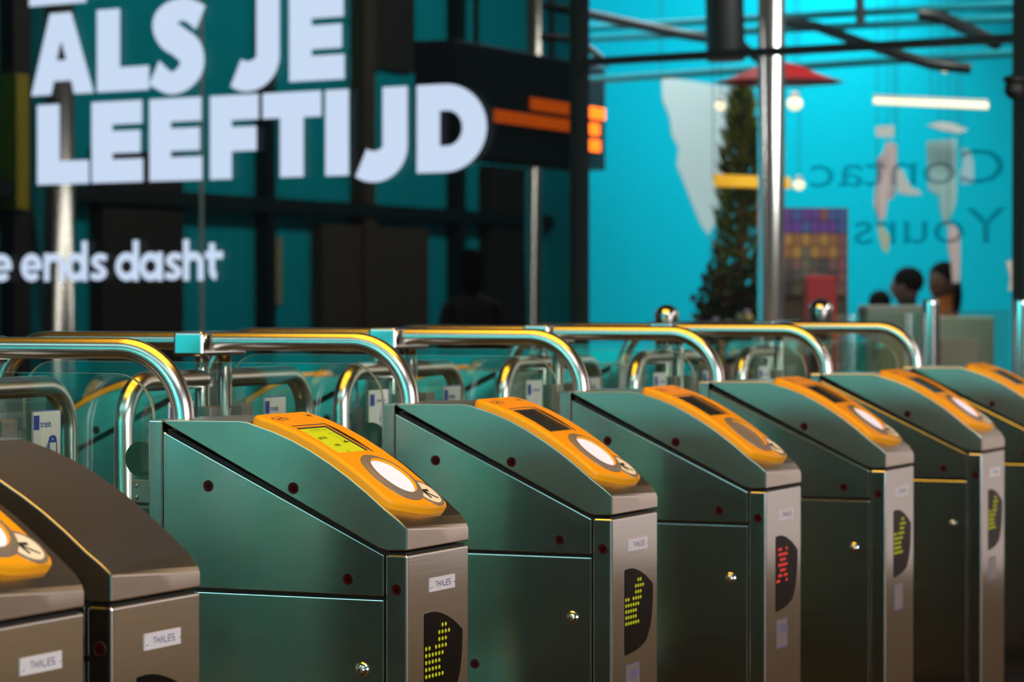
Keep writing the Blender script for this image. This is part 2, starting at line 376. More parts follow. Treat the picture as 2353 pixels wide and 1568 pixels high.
ARROW = [(5,0),(6,0),(4,1),(5,1),(6,1),(7,1),(4,2),(5,2),(6,2),(3,3),(4,3),(5,3),(6,3),(0,3),(1,3),(0,4),(1,4),(2,4),(3,4),(4,4),(5,4),
         (0,5),(1,5),(2,5),(3,5),(4,5),(0,6),(1,6),(2,6),(3,6),(4,6),(0,7),(1,7),(2,7),(3,7),(4,7),(5,7)]
CROSS = [(1,0),(2,0),(5,0),(1,1),(2,1),(3,1),(4,1),(5,1),(2,2),(3,2),(4,2),(1,3),(2,3),(3,3),(4,3),(5,3),(2,4),(3,4),(4,4),(1,5),(2,5),(4,5),(5,5),(0,6),(1,6),(5,6)]

def plain_cap(mb, mm):
    lo = [(0,.790),(.036,.7888),(.052,.7925),(.070,.8010),(.464,.9935)]
    near = PROF + lo
    far = [(.464,1.0),(.32,1.0013),(.303,.9995),(.2872,.9945),(.2519,.984),(.216,.9703),(.1812,.9535),(.1457,.9334),(.1104,.911),(.0761,.885),(.0412,.8575),(.0135,.8345),(.003,.8200),(0,.812)] + lo
    n = len(near); K = 6; vs = []
    for j in range(K+1):
        f = j/K; x = W*f; vs += [(x, a[0]*(1-f)+b[0]*f, a[1]*(1-f)+b[1]*f) for a, b in zip(near, far)]
    fs = [tuple(range(n))[::-1], tuple(range(K*n, (K+1)*n))]
    fs += [(j*n+i, j*n+(i+1) % n, (j+1)*n+(i+1) % n, (j+1)*n+i) for j in range(K) for i in range(n)]
    mb.add(vs, fs, mm)

def half(parent, mir, mode, disp, num, rd=True):
    mb = MB(); plain_cap(mb, STEELC)
    cap = mb.build('top_cover', parent, .0022, 2, mir, .35)
    for p in cap.data.polygons: p.use_smooth = True
    # hide shading of flat sides: mark sharp by angle
    cap.data.set_sharp_from_angle(angle=.13)
    MB().prism([(.006,.02),(.006,.786),(.035,.786),(.462,.984),(.462,.02)], lambda p: (.007,p[0],p[1]), lambda p: (W-.007,p[0],p[1]), DARK).build('inner_frame', parent, mirror=mir)
    fp = MB().box((0,0,.06), (W,.0405,.7835), STEEL).build('front_panel', parent, .005, 4, mir)
    MB().box((.01,.01,0), (W-.01,.488,.06), RUB).build('plinth', parent, mirror=mir)
    MB().box((0,.4692,.06), (W,.498,.9995), STEEL).build('end_column', parent, .003, 2, mir)
    for sx, xa in ((0, 0.), (1, W-.007)):
        side = MB().prism([(.0432,.7125),(.0432,.7815),(.4678,.9800),(.4678,.7125)], lambda p: (xa,p[0],p[1]), lambda p: (xa+.007,p[0],p[1]), STEEL).build('side_panel', parent, .002, 2, mir)
        door = MB().box((xa,.0432,.07), (xa+.007,.4678,.7065), STEEL).build('service_door', parent, .002, 2, mir)
        xo = 0 if sx == 0 else W; d = -1 if sx == 0 else 1
        MB().lathe((xo,.0830,.589), (d,0,0), [(.0125,-.002),(.0125,.003),(.0105,.005),(.0078,.0052),(.0074,.0095),(.0062,.0105)], CHROME, 24, False).lathe((xo+d*.0112,.083,.589), (d,0,0), [(.0060,-.0007),(.0058,-.0003)], CLAMP).lathe((xo+d*.0112,.083,.589), (d,0,0), [(.0018,-.0004),(.0016,0)], DARK).build('lock', door, mirror=mir)
        vb = MB()
        for k in range(11): vb.box((xo-.0006 if d > 0 else xo-.0008, .145, .428-k*.0092-.0013), (xo+.0008 if d > 0 else xo+.0006, .209 if k else .2255, .428-k*.0092+.0013), DARK)
        vb.build('vent_slots', door, mirror=mir)
        for (y, z, pp, nm) in ((.3785,.8885,side,0),(.2136,.889,cap,0),(.1100,.739,side,0),(.0195,.7247,fp,0),(.2927,.488,door,0)):
            MB().lathe((xo,y,z), (d,0,0), [(.0102,-.001),(.0102,.0006),(.0092,.0010),(.0088,-.0)], DARK, 20).lathe((xo,y,z), (d,0,0), [(.0088,-.001),(.0086,.0002),(.004,.0003)], REDL, 20, False).lathe((xo+d*.0007,y-.001,z), (d,0,0), [(.0050,0),(.0048,.0003)], REDD, 14, False).build('sensor_lens', pp, mirror=mir)
    # name plate
    mb = MB(); mb.box((.0855,-.0016,.7140), (.1840,.0004,.7372), PLATE)
    def st(pts, wd=.0013): vs, fs = ribbon(pts, wd); mb.add([(v[0],-.0019,v[1]) for v in vs], fs, PLTXT)
    zb, zt_, lw = .7212, .7300, .0072
    for k, ch in enumerate('THALES'):
        a = .1075+k*.0102; b_ = a+lw; c_ = (a+b_)/2; zm = (zb+zt_)/2
        for pl in {'T': [[(a,zt_),(b_,zt_)],[(c_,zt_),(c_,zb)]], 'H': [[(a,zb),(a,zt_)],[(b_,zb),(b_,zt_)],[(a,zm),(b_,zm)]], 'A': [[(a,zb),(c_,zt_)],[(b_,zb),(c_,zt_)]], 'L': [[(a,zt_),(a,zb)],[(a,zb),(b_,zb)]],
                   'E': [[(a,zb),(a,zt_)],[(a,zt_),(b_,zt_)],[(a,zm),(b_,zm)],[(a,zb),(b_,zb)]], 'S': [[(b_,zt_),(a,zt_)],[(a,zt_),(a,zm)],[(a,zm),(b_,zm)],[(b_,zm),(b_,zb)],[(b_,zb),(a,zb)]]}[ch]: st(pl)
    for x in (.090,.180): mb.lathe((x,-.0016,.7250 if x > .1 else .7225), (0,-1,0), [(.0024,0),(.0018,.0012)], CHROME, 10)
    mb.build('name_plate', fp, mirror=mir)
    # arrow display
    top = crom([(.0670,.6790),(.10,.6795),(.135,.6735),(.178,.6590),(.2155,.6395)], 6)
    out = [(.0655,.5145),(.0650,.5300),(.0650,.6760)] + top + crom([(.2165,.6360),(.2140,.600),(.2040,.562),(.1830,.533)], 5) + crom([(.178,.5290),(.135,.5170),(.076,.5105),(.0690,.5110)], 4)
    MB().prism(out, lambda p: (p[0],-.0006,p[1]), lambda p: (p[0],.003,p[1]), BLACKW).build('display_window', fp, mirror=mir)
    mb = MB(); L = ARROW if disp == 'green' else CROSS; mm = LEDG if disp == 'green' else LEDR
    for (i, j) in L:
        x = .0715+i*.0128; z = .6545-j*.0118
        if disp != 'green': z -= .006; x += .002
        if disp == 'green': mb.lathe((x,-.0006,z), (0,-1,0), [(.0038,0),(.0032,.0009),(.0015,.0013)], mm, 8)
        else: mb.box((x-.005,-.0012,z-.0028), (x+.006,-.0004,z+.0028), mm)
    mb.build('led_arrow' if disp == 'green' else 'led_cross', fp, mirror=mir)
    if num is not None:
        mb = MB(); mb.box((.0740,-.0009,.4280), (.1420,0,.4905), NUMST)
        for a, b in (((.0740,.4895),(.1420,.4905)),((.0740,.428),(.0750,.4905)),((.1410,.428),(.1420,.4905)),((.0740,.4280),(.1420,.4295))): mb.box((a[0],-.0012,a[1]), (b[0],-.0008,b[1]), NUMBL)
        if num:
            vs, fs = text_geo(num, .022, .0006); mb.add([(.112+v[0],-.0014,.4690+v[1]) for v in vs], fs, NUMBL)
        mb.build('number_sticker', fp, mirror=mir)
    if rd: reader(parent, mode, mir)

def leaf(parent, x0, x1, side, y=.972):
    zt = 1.042; r = .0205; rb = .085; sgn = 1 if x1 > x0 else -1
    P = [(x0,y,zt)] + [(x1-sgn*rb+sgn*rb*math.sin(a), y, zt-rb+rb*math.cos(a)) for a in np.linspace(0, PI/2, 12)] + [(x1,y,.45)]
    P += [(x1-sgn*rb+sgn*rb*math.cos(a), y, .33-rb*math.sin(a)+rb*0) for a in np.linspace(0, PI/2, 10)] + [(x0,y,.245)]
    o = MB().tube(P, r, PIPE, 20).build('door_frame', parent)
    a, b = sorted((x0+sgn*.035, x1-sgn*.012)); g = MB()
    rr = .07; cor = []
    if sgn > 0: cor = [(a,1.015)] + [(b-rr+rr*math.sin(t), 1.015-rr+rr*math.cos(t)) for t in np.linspace(0,PI/2,8)] + [(b,.28),(a,.28)]
    else: cor = [(b,1.015),(b,.28),(a,.28)] + [(a+rr-rr*math.cos(t), 1.015-rr+rr*math.sin(t)) for t in np.linspace(0,PI/2,8)]
    g.prism(cor, lambda p: (p[0],y-.036,p[1]), lambda p: (p[0],y-.028,p[1]), GLASS); g.build('glass_pane', o)
    cl = MB()
    for z in (.90,.42): cl.box((x0+sgn*.02-.018, y-.042, z), (x0+sgn*.02+.03, y-.012, z+.085), CLAMP)
    cl.build('glass_clamp', o, .003)
    st = MB(); w_ = .098
    sx = x0+.105 if sgn > 0 else x0-.200
    yy = y-.0385
    st.box((sx,yy,.862), (sx+w_,yy+.0015,.9985), STK)
    def Rct(x0_, z0, x1_, z1, mm, k=.0006): st.box((sx+x0_,yy-k,z0), (sx+x1_,yy,z1), mm)
    if sgn > 0:
        for q in ((.0,.9965,.098,.9985),(.0,.862,.0018,.9985),(.0962,.862,.098,.9985),(0,.862,.098,.864)): Rct(*q, BLUE, .0003)
        Rct(.004,.962,.023,.989, BLUE)
        vs, fs = text_geo('trein', .019, .0002); st.add([(sx+.045+v[0], yy-.0007, .9720+v[1]) for v in vs], fs, BLUE)
        body = [(.050,.895),(.052,.935),(.057,.947),(.064,.950),(.074,.950),(.080,.947),(.083,.938),(.085,.905),(.082,.893),(.070,.888),(.055,.888)]
        st.prism(body, lambda p: (sx+p[0],yy-.0007,p[1]), lambda p: (sx+p[0],yy,p[1]), BLUE)
        Rct(.058,.913,.079,.936, STK, .0011); Rct(.066,.941,.069,.944, STK, .0011)
        for q in (.060,.075): Rct(q,.895,q+.004,.899, STK, .0011)
        st.prism([(.050,.935),(.050,.925),(.038,.897),(.030,.897)], lambda p: (sx+p[0],yy-.0007,p[1]), lambda p: (sx+p[0],yy,p[1]), BLUE)
    else:
        Rct(.004,.962,.026,.989, BLUE)
        vs, fs = text_geo('voertuigen', .011, .0001); st.add([(sx+.060+v[0], yy-.0007, .9740+v[1]) for v in vs], fs, BLUE)
        for pl in ([(.060,.955),(.052,.925),(.060,.935),(.055,.905),(.066,.918),(.060,.890),(.040,.872)], [(.030,.880),(.045,.900),(.038,.875)]):
            vs, fs = ribbon(crom([(a_, b_) for a_, b_ in pl], 5), .0016); st.add([(sx+v[0], yy-.0007, v[1]) for v in vs], fs, BLUE)
    st.build('sticker', o)
    return o

def gate(x, label, mode='off', disp='green', num='', rd=True, ll=.30, rl=.36, left_leaf=True, right_leaf=True):
    G = empty('ticket_gate', (x, 0, 0)); tag(G, label, 'ticket gate', 'ticket gates')
    half(G, None, mode, disp, num, rd); half(G, YM, 'on', 'green', None, rd)
    # handrail loop
    rx = .090; zr = 1.1210; rb = .125; yb = .480
    arc = [(rx, yb+rb-rb*math.cos(a), zr-rb+rb*math.sin(a)) for a in np.linspace(0, PI/2, 16)]
    P = [(rx,yb,.9985)] + arc[1:] + [(rx,.93,zr)]
    MB().tube(P, .0195, PIPE, 24).build('handrail', G)
    MB().tube(P, .0195, PIPE, 24).build('handrail', G, mirror=YM)
    MB().box((.045,.936,1.090), (.232,1.008,1.1413), STEEL).build('rail_bracket', G, .007, 3)
    for px in (.105,.200):
        MB().lathe((px,.972,.0), (0,0,1), [(.016,0),(.016,1.062),(.0145,1.064),(.0145,1.0905)], PIPE, 24).build('post', G)
    # fixed glass guard inside the loop
    y0, y1, zt, r = .540, YM-.540, 1.077, .078
    out = [(y0+r-r*math.sin(a), zt-r+r*math.cos(a)) for a in np.linspace(PI/2, 0, 8)] + [(y1-r+r*math.sin(a), zt-r+r*math.cos(a)) for a in np.linspace(0, PI/2, 8)] + [(y1,.12),(y0,.12)]
    gl = MB().prism(out, lambda p: (.087,p[0],p[1]), lambda p: (.095,p[0],p[1]), GLASS)
    g = gl.build('glass_guard', G)
    ed = MB(); q_ = [(y0,.93)]+out[:-2]+[(y1,.93)]
    n = len(q_); cen = ((y0+y1)/2, .95)
    def grow(q, k): d = math.hypot(q[0]-cen[0], q[1]-cen[1]); return (q[0]+(q[0]-cen[0])/d*k, q[1]+(q[1]-cen[1])/d*k)
    ed.add([(x, *grow(q, k)) for x, k in ((.0868,.0004),(.0952,.0004),(.0952,-.0008),(.0868,-.0008)) for q in q_], [(a*n+i, a*n+i+1, ((a+1) % 4)*n+i+1, ((a+1) % 4)*n+i) for a in range(4) for i in range(n-1)], GEDGE)
    ed.build('glass_edge', g)
    for mir in (None, YM):
        MB().box((.081,.490,.850), (.086,.581,.890), CLAMP).lathe((.081,.570,.880), (-1,0,0), [(.004,0),(.003,.002)], CHROME, 10).lathe((.081,.570,.860), (-1,0,0), [(.004,0),(.003,.002)], CHROME, 10).build('glass_bracket', G, .001, 1, mir)
    MB().lathe((.0965,.572,.926), (1,0,0), [(.031,0),(.031,.006),(.029,.008),(.002,.0082)], DISC, 28, False).build('clamp_disc', G)
    # low housing under the posts
    MB().box((.05,.80,0), (W-.01,1.144,.22), STEEL).build('base_housing', G, .006, 2)
    if left_leaf: leaf(G, .105, .105-ll, 'l')
    if right_leaf: leaf(G, .200, .200+rl, 'r')
    return G

gate(-1.235, 'nearest ticket gate in the lower left corner, only its yellow reader end showing', 'on', 'green', '', True, right_leaf=False)
gate(-.923, 'brushed steel ticket gate with a plain curved brown-grey cover and no yellow reader', 'off', 'green', '', False, left_leaf=False)
gate(0., 'ticket gate whose yellow reader has a lit green-yellow screen with an hourglass', 'lit', 'green', '', ll=.31, rl=.285)
gate(.9, 'ticket gate with dark reader screen and a 7.9 sticker on its end', 'on', 'green', '7.9', ll=.31, rl=.36)
gate(1.8, 'ticket gate with red lights in its end window and an unlit grey card target', 'off', 'red', '7.10', ll=.265, rl=.265)
gate(2.7, 'ticket gate with green arrow lights standing right behind the gate with the red lights', 'on', 'green', '', ll=.265, rl=.265)
gate(3.6, 'ticket gate just left of the farthest one, its yellow reader gleaming white', 'on', 'green', '', ll=.265, rl=.265)
gate(4.5, 'farthest ticket gate, cut off by the right edge of the picture', 'on', 'green', '', ll=.265, rl=.265, right_leaf=False)

# ------------------------------------------------------------------ glass facade with the led screen
TINT = glassy('dark_led_mesh_glass', (.31,.31,.29), .02, .03)
PANE = glassy('clear_facade_glass', (.97,1,1), .02, .01)
MUL = mat('black_mullion', (.004,.006,.006), .5)
SEAM = mat('grey_panel_joint', (.14,.16,.16), .5)
LEDW = bpy.data.materials.new('white_led_letters'); LEDW.use_nodes = True
nt = LEDW.node_tree; b = nt.nodes['Principled BSDF']; b.inputs['Base Color'].default_value = (.02,.02,.02,1)
tc = nt.nodes.new('ShaderNodeTexCoord'); wv = nt.nodes.new('ShaderNodeTexWave'); wv.bands_direction = 'Z'; wv.inputs['Scale'].default_value = 26
nt.links.new(tc.outputs['Object'], wv.inputs['Vector']); mr = nt.nodes.new('ShaderNodeMapRange'); mr.inputs[3].default_value = .93; mr.inputs[4].default_value = 1.0
nt.links.new(wv.outputs[1], mr.inputs[0]); nt.links.new(mr.outputs[0], b.inputs['Emission Strength']); b.inputs['Emission Color'].default_value = (.60,.72,.92,1)

def fbox(mb, t0, t1, z0, z1, b0, b1, mm):
    vs = [fac(t,z,b) for b in (b0,b1) for t,z in ((t0,z0),(t1,z0),(t1,z1),(t0,z1))]
    mb.add(vs, [(0,1,2,3),(7,6,5,4),(0,4,5,1),(1,5,6,2),(2,6,7,3),(3,7,4,0)], mm); return mb
def sbox(name, *a, **k): return struct(fbox(MB(), *a).build(name, **k))
sbox('window_1', -4.0, 1.885, .05, 3.6, .0, .02, TINT)
sbox('window_2', 1.93, 4.14, .05, 3.6, .0, .02, PANE)
sbox('window_3', 4.20, 4.72, .05, 3.6, .0, .02, PANE)
sbox('trim_1', 1.885, 1.930, 0, 3.6, -.02, .08, MUL)
sbox('trim_2', 4.140, 4.20, 0, 3.6, -.02, .08, MUL)
sbox('trim_3', 1.93, 4.14, 2.300, 2.335, .021, .08, MUL)
sbox('trim_4', -.400, -.378, .05, 3.6, -.012, -.002, SEAM)
sbox('trim_5', 4.20, 4.72, 2.300, 2.335, .021, .08, MUL)
sbox('trim_6', -4.0, 4.72, 0, .05, -.02, .08, MUL)

SC = empty('led_screen', fac(0, 0, -.03)); 
tag(SC, 'large see-through LED screen with white Dutch lettering reading ALS JE LEEFTIJD on the glass wall', 'LED screen')
LB = -.03
def T(u, v): return fac_t(u, v, LB)[0]
def letter(parts, name='letter'):
    mb = MB()
    for vs, fs in parts: mb.add([fac(p[0], p[1], LB)-SC.location for p in vs], fs, LEDW)
    # thin body so the letter is a lit slab of pixels
    o = mb.build(name, SC); return o
def box_letters(ch, x0, x1, z0, z1):
    w_ = x1-x0; h = z1-z0; out = []; R = lambda a,b,c,d: out.append(rect2(x0+a*w_, z0+b*h, x0+c*w_, z0+d*h))
    sw = .163
    if ch == 'L': R(0,0,sw/w_,1); R(sw/w_,0,1,.29)
    if ch == 'E': R(0,0,.41,1); R(.41,0,1,.285); R(.41,.36,.955,.635); R(.41,.715,.985,1)
    if ch == 'F': R(0,0,.45,1); R(.45,.33,.955,.62); R(.45,.70,1,1)
    if ch == 'T': R(0,.70,1,1); R(.33,0,.69,.70) if 0 else R(.30,0,.70,.70)
    if ch == 'I': R(0,0,1,1)
    if ch == 'A':
        P = lambda a,b: (x0+a*w_, z0+b*h)
        out.append(([P(0,0),P(.34,0),P(.385,.17),P(.64,.17),P(.68,0),P(1,0),P(.635,1),P(.30,1)], []))
        q = [P(0,0),P(.33,0),P(.375,.165),P(.655,.165),P(.70,0),P(1.02,0),P(.66,1),P(.31,1),P(.42,.42),P(.58,.42),P(.49,.66)]
        out = [(q, [(0,1,2,8,7),(8,2,3,9),(9,3,4,5,6),(7,8,10),(10,9,6),(7,10,6)])]
    if ch == 'J':
        r = w_*.60; pth = [(x1-sw/2, z1)] + [(x1-sw/2, z0+r*.82)] + arcp(x1-sw/2-r*.62, z0+r*.72-.0, r*.62, r*.47, 0, -128, 18)
        out.append(ribbon(pth, sw*.93))
    if ch == 'S':
        P = lambda a,b: (x0+a*w_, z0+b*h)
        pts = [P(.90,.80),P(.66,.90),P(.42,.885),P(.26,.775),P(.34,.64),P(.52,.545),P(.71,.43),P(.74,.275),P(.60,.14),P(.36,.09),P(.08,.215)]
        wds = crom([(sw*1.0*k,) for k in (.82,.72,.75,.95,1.0,.95,1.0,1.0,.82,.70,.86)], 8)
        out.append(ribbon(crom(pts, 8), [q[0] for q in wds]))
    if ch == 'D':
        cz = (z0+z1)/2; xo = x0+.40*w_; outer = arcp(xo, cz, x1-xo, h/2, -90, 90, 24); xi = x0+.335*w_
        inner = [(xi, z0+.30*h)] + arcp(x0+.44*w_, cz, .215*w_, .20*h, -90, 90, 20) + [(xi, z0+.70*h)]
        inner = [(xi+(.11*w_)*0, z0+.30*h)] + inner[1:-1] + [(xi, z0+.70*h)]
        o2 = [(x0, z0)] + outer + [(x0, z1)]
        i2 = [(xi, z0+.30*h)] + arcp(x0+.44*w_, cz, .215*w_, .20*h, -90, 90, 24) + [(xi, z0+.70*h)]
        n = len(o2); out.append((o2+i2, [(k,k+1,n+k+1,n+k) for k in range(n-1)] + [(n-1,0,n,2*n-1)]))
    return out
for ch, u0, u1 in (('A',70,214),('L',221,344),('S',342,476),('J',520,646),('E',663,793)):
    a, b_ = T(u0+1.5, 110), T(u1-1.5, 110); letter(box_letters(ch, a, b_, 2.293 if ch not in 'SJ' else 2.280, 2.722 if ch not in 'S' else 2.735))
for ch, u0, u1 in (('L',84,206),('E',209,330),('E',342,466),('F',481,596),('T',602,740),('I',746,803),('J',807,940),('D',956,1120)):
    a, b_ = T(u0+1.5, 320), T(u1-1.5, 320); letter(box_letters(ch, a, b_, 1.820 if ch != 'J' else 1.806, 2.242))
for ch, u0, u1 in (('E',67,198),('D',240,350)):
    a, b_ = T(u0, 5), T(u1, 5); letter(box_letters(ch, a, b_, 2.768 if ch == 'E' else 2.785, 3.2))
def small(ch, u0, u1):
    z0 = 1.308; xh = .148; st = .041; x0, x1 = T(u0, 620), T(u1, 620); w_ = x1-x0; cx = (x0+x1)/2; cz = z0+xh/2; rx = w_/2-st/2; rz = xh/2-st/2; o = []
    if ch == 'e': o += [ribbon(arcp(cx,cz,rx,rz,-42,-360,28), st), rect2(cx-rx, cz-.014, cx+rx+st*.4, cz+.014)]
    if ch == 'n': o += [rect2(x0,z0,x0+st,z0+xh), ribbon([(x0+st/2, cz)]+arcp(cx,cz+.012,rx,rz-.012,180,0,16)+[(x1-st/2,z0)], st)]
    if ch == 'h': o += [rect2(x0,z0,x0+st,z0+xh*1.42), ribbon([(x0+st/2, cz)]+arcp(cx,cz+.012,rx,rz-.012,180,0,16)+[(x1-st/2,z0)], st)]
    if ch in 'da': o += [ribbon(arcp(cx-.006,cz,rx,rz,0,360,28), st), rect2(x1-st,z0,x1,z0+xh*(1.42 if ch == 'd' else 1.0))]
    if ch == 's': o += [ribbon(crom([(x1-.012,z0+xh*.80),(cx,z0+xh*.86),(x0+.028,z0+xh*.70),(cx,z0+xh*.50),(x1-.026,z0+xh*.30),(cx,z0+xh*.14),(x0+.008,z0+xh*.20)],6), st*.85)]
    if ch == 't': o += [ribbon([(cx-.018,z0+xh*1.28)]+arcp(cx+.016,z0+.054,.034,.034,180,262,10), st), rect2(x0,z0+xh*.74,x1-.01,z0+xh)]
    letter(o)
for a in (('e',-22,28),('e',48,97),('n',101,149),('d',152,201),('s',206,249),('d',267,319),('a',322,374),('s',377,421),('h',421,468),('t',471,516)): small(*a)

# mirrored lettering on the clear pane
TXD = glassy('dark_teal_vinyl_letters', (.5,.56,.6), .01, .2)
def vinyl(txt, u0, u1, v, h, label):
    vs, fs = text_geo(txt, 1., .004); xs = [p[0] for p in vs]; mn, mx = min(xs), max(xs); ys = [p[1] for p in vs]
    t0, z = fac_t(u0, v, -.005); t1, _ = fac_t(u1, v, -.005)
    mb = MB(); k = (t1-t0)/(mx-mn)
    mb.add([fac(t1-(p[0]-mn)*k, z+(p[1])*h, -.006) for p in vs], fs, TXD)
    o = mb.build('vinyl_lettering'); tag(o, label, 'window lettering'); return o
vinyl('Contac', 1862, 2308, 398, .21, 'upper line of mirrored dark lettering on the cyan shop window')
vinyl('Yours', 1962, 2312, 528, .215, 'mirrored dark word Yours on the cyan shop window')

# ------------------------------------------------------------------ bollards and low glass screens behind the gates
def bollard(u, d, dia, vtop, label, flat=False):
    p = atd(u, 784, d); B = empty('bollard', (p.x, p.y, 0)); tag(B, label, 'bollard'); z = atd(u, vtop, d).z; r = dia/2
    zc = z-r*(.95 if not flat else .35)
    if flat:
        mb = MB().tube([(0,0,.02),(0,0,zc)], r, STEEL, 24)
        mb.build('post', B)
        g = MB()
        for a in (-2.2,-1.75,-2.6,-1.3): g.box((math.cos(a+.0)*r-.003, math.sin(a)*r-.003, .05), (math.cos(a)*r+.003, math.sin(a)*r+.003, zc-.01), DARK)
        g.build('groove', B)
    else: MB().lathe((0,0,0), (0,0,1), [(r*1.6,0),(r*1.6,.012),(r,.02),(r,zc)], PIPE, 32).build('post', B)
    k = .95 if not flat else .35
    MB().lathe((0,0,zc), (0,0,1), [(r*1.03*math.cos(a), r*k*math.sin(a)) for a in np.linspace(0, PI/2*.98, 10)], CHROME, 32).build('dome_cap', B)
    return B
bollard(1532, 9.45, .076, 700, 'shiny steel bollard with a round dome top, between the rails left of the others')
bollard(1886, 10.6, .088, 686, 'steel bollard with a domed top standing in front of the red stand')
bollard(2138, 11.3, .062, 686, 'slim ribbed steel bollard in front of the orange seated person', True)
bollard(2346, 11.3, .070, 686, 'ribbed steel bollard at the right edge of the picture', True)
def screen(u0, u1, d0, d1, v, label):
    a, b_ = atd(u0, v, d0), atd(u1, v, d1); o = MB(); z = a.z; n = (b_-a).cross(Vector((0,0,1))).normalized()*.008
    vs = [Vector((q.x, q.y, zz))+s*n for s in (0,1) for q, zz in ((a,.05),(b_,.05),(b_,z),(a,z))]
    o.add(vs, [(0,1,2,3),(7,6,5,4),(0,4,5,1),(1,5,6,2),(2,6,7,3),(3,7,4,0)], glassy('low_screen_glass', (.80,.90,.87), .07))
    ob = o.build('glass_screen'); tag(ob, label, 'glass screen')
screen(1921, 2112, 10.6, 11.3, 722, 'low clear glass screen between the domed bollard and the ribbed bollard')
screen(2165, 2318, 11.3, 11.3, 712, 'low clear glass screen between the two ribbed bollards')

# ------------------------------------------------------------------ things behind the glass
CREAM = mat('cream_counter', (.42,.38,.28), .6); WOOD = mat('brown_wood', (.16,.085,.045), .6)
BRN = mat('dark_brown_panel', (.020,.014,.009), .7); BRN2 = mat('brown_panel', (.07,.045,.026), .7)
REDM = mat('red_cloth', (.36,.0,.004), .6); WHT = mat('off_white', (.72,.72,.70), .6)
def slab(name, u0, u1, v0, v1, d, th, mm, label, cat, group=None):   # upright box facing the camera side, real size at its distance
    a = atd(u0, v1, d); b_ = atd(u1, v1, d); z1 = atd((u0+u1)/2, v0, d).z; z0 = 0.0
    n = Vector((FW.x, FW.y, 0)).normalized()*th
    vs = [Vector((q.x, q.y, z))+s*n for s in (0,1) for q, z in ((a,z0),(b_,z0),(b_,z1),(a,z1))]
    o = MB().add(vs, [(0,1,2,3),(7,6,5,4),(0,4,5,1),(1,5,6,2),(2,6,7,3),(3,7,4,0)], mm).build(name, None, .01)
    tag(o, label, cat, group); return o
COLM = mat('satin_column_steel', (.60,.57,.55), .22, .93)
def column(u, d, r, label, z1=5.2):
    p = atd(u, 784, d); o = MB().lathe((p.x,p.y,0), (0,0,1), [(r*1.15,0),(r*1.15,.08),(r,.1),(r,z1)], COLM, 40).build('steel_column'); tag(o, label, 'column')
column(122, 17.5, .13, 'round polished steel column behind the LED screen, left of the lettering')
column(1226, 21.2, .06, 'slim polished steel column beside the black window post')
column(1772, 15.5, .070, 'tall polished steel column between the conifer and the colourful rack')
# shop front: door leaves and dark openings on the wall along the aisle
def onwall(name, u0, u1, v0, v1, th, mm, label=None, cat=None, y=8.0, kind=None):
    a = onY(u0, (v0+v1)/2, y); b_ = onY(u1, (v0+v1)/2, y); z1 = onY(u0, v0, y).z; z0 = max(0, onY(u0, v1, y).z)
    o = MB().box((a.x, y-th, z0), (b_.x, y-.001, z1), mm).build(name)
    if kind: o['kind'] = kind
    else: tag(o, label, cat)
    return o
struct(MB().box((9.2,7.86,1.83), (18.9,7.97,1.925), MUL).build('trim_7'))
onwall('door_1', 715, 958, 515, 900, .10, BRN2, kind='structure')
onwall('door_2', 205, 392, 340, 900, .10, BRN, kind='structure')
onwall('door_3', 1100, 1212, 380, 900, .10, BRN, kind='structure')
onwall('window_4', 815, 940, -60, 150, .05, BRN, kind='structure')
onwall('trim_8', 586, 600, -40, 900, .12, MUL, kind='structure')
onwall('trim_9', 1026, 1040, -40, 900, .12, MUL, kind='structure')
onwall('trim_10', 805, 830, -40, 900, .12, BRN2, kind='structure')
onwall('wall_panel', 0, 100, -50, 900, .10, BRN, 'dark panel on the shop wall left of the steel column', 'panel')
onwall('poster', 612, 640, 545, 700, .03, mat('beige_poster', (.42,.38,.22), .6), 'narrow beige poster on the teal shop wall right of the word dasht', 'poster')
onwall('yellow_banner', -10, 18, 170, 480, .15, mat('yellow_banner', (.55,.42,.01), .6), 'yellow banner at the far left edge', 'banner')
# hanging departure board
OR = mat('orange_led', (.4,.1,0), .5, emit=(1,.13,.0), es=3.6)
DB = mat('dark_blue_housing', (.006,.016,.03), .5)
Yb = 5.2
a = onY(1050, 110, Yb); c_ = onY(1392, 380, Yb)
D = empty('departure_board', ((a.x+c_.x)/2, Yb, (a.z+c_.z)/2)); tag(D, 'hanging dark departure board with three lines of orange letters', 'departure board')
o0 = D.location; zt = onY(1200, 118, Yb).z; zb = onY(1200, 372, Yb).z
MB().box((a.x-o0.x, 0, zb-o0.z), (c_.x-o0.x, .28, zt-o0.z), DB).build('housing', D, .01)
mb = MB(); rnd = random.Random(4)
def oline(u0, v0, u1, v1, hpx):
    A = onY(u0, v0, Yb); B_ = onY(u1, v1, Yb); L_ = B_.x-A.x; z = (A.z+B_.z)/2; x = A.x; h = hpx/F*22
    while x < B_.x:
        wd = .05+rnd.random()*.05
        for q in range(3): mb.box((x-o0.x, -.012, z-h/2-o0.z+q*h/3), (x+wd-o0.x, -.004, z-h/2-o0.z+q*h/3+h*.26), OR)
        x += wd+.012
oline(1217, 236, 1381, 262, 24); oline(1134, 262, 1375, 300, 24); oline(1325, 328, 1366, 335, 24)
mb.build('led_text', D)
for k in (.25,.75):
    x = a.x+(c_.x-a.x)*k-o0.x; MB().tube([(x,.14,zt-o0.z),(x,.14,5.2-o0.z)], .02, MUL, 8).build('hanger', D)
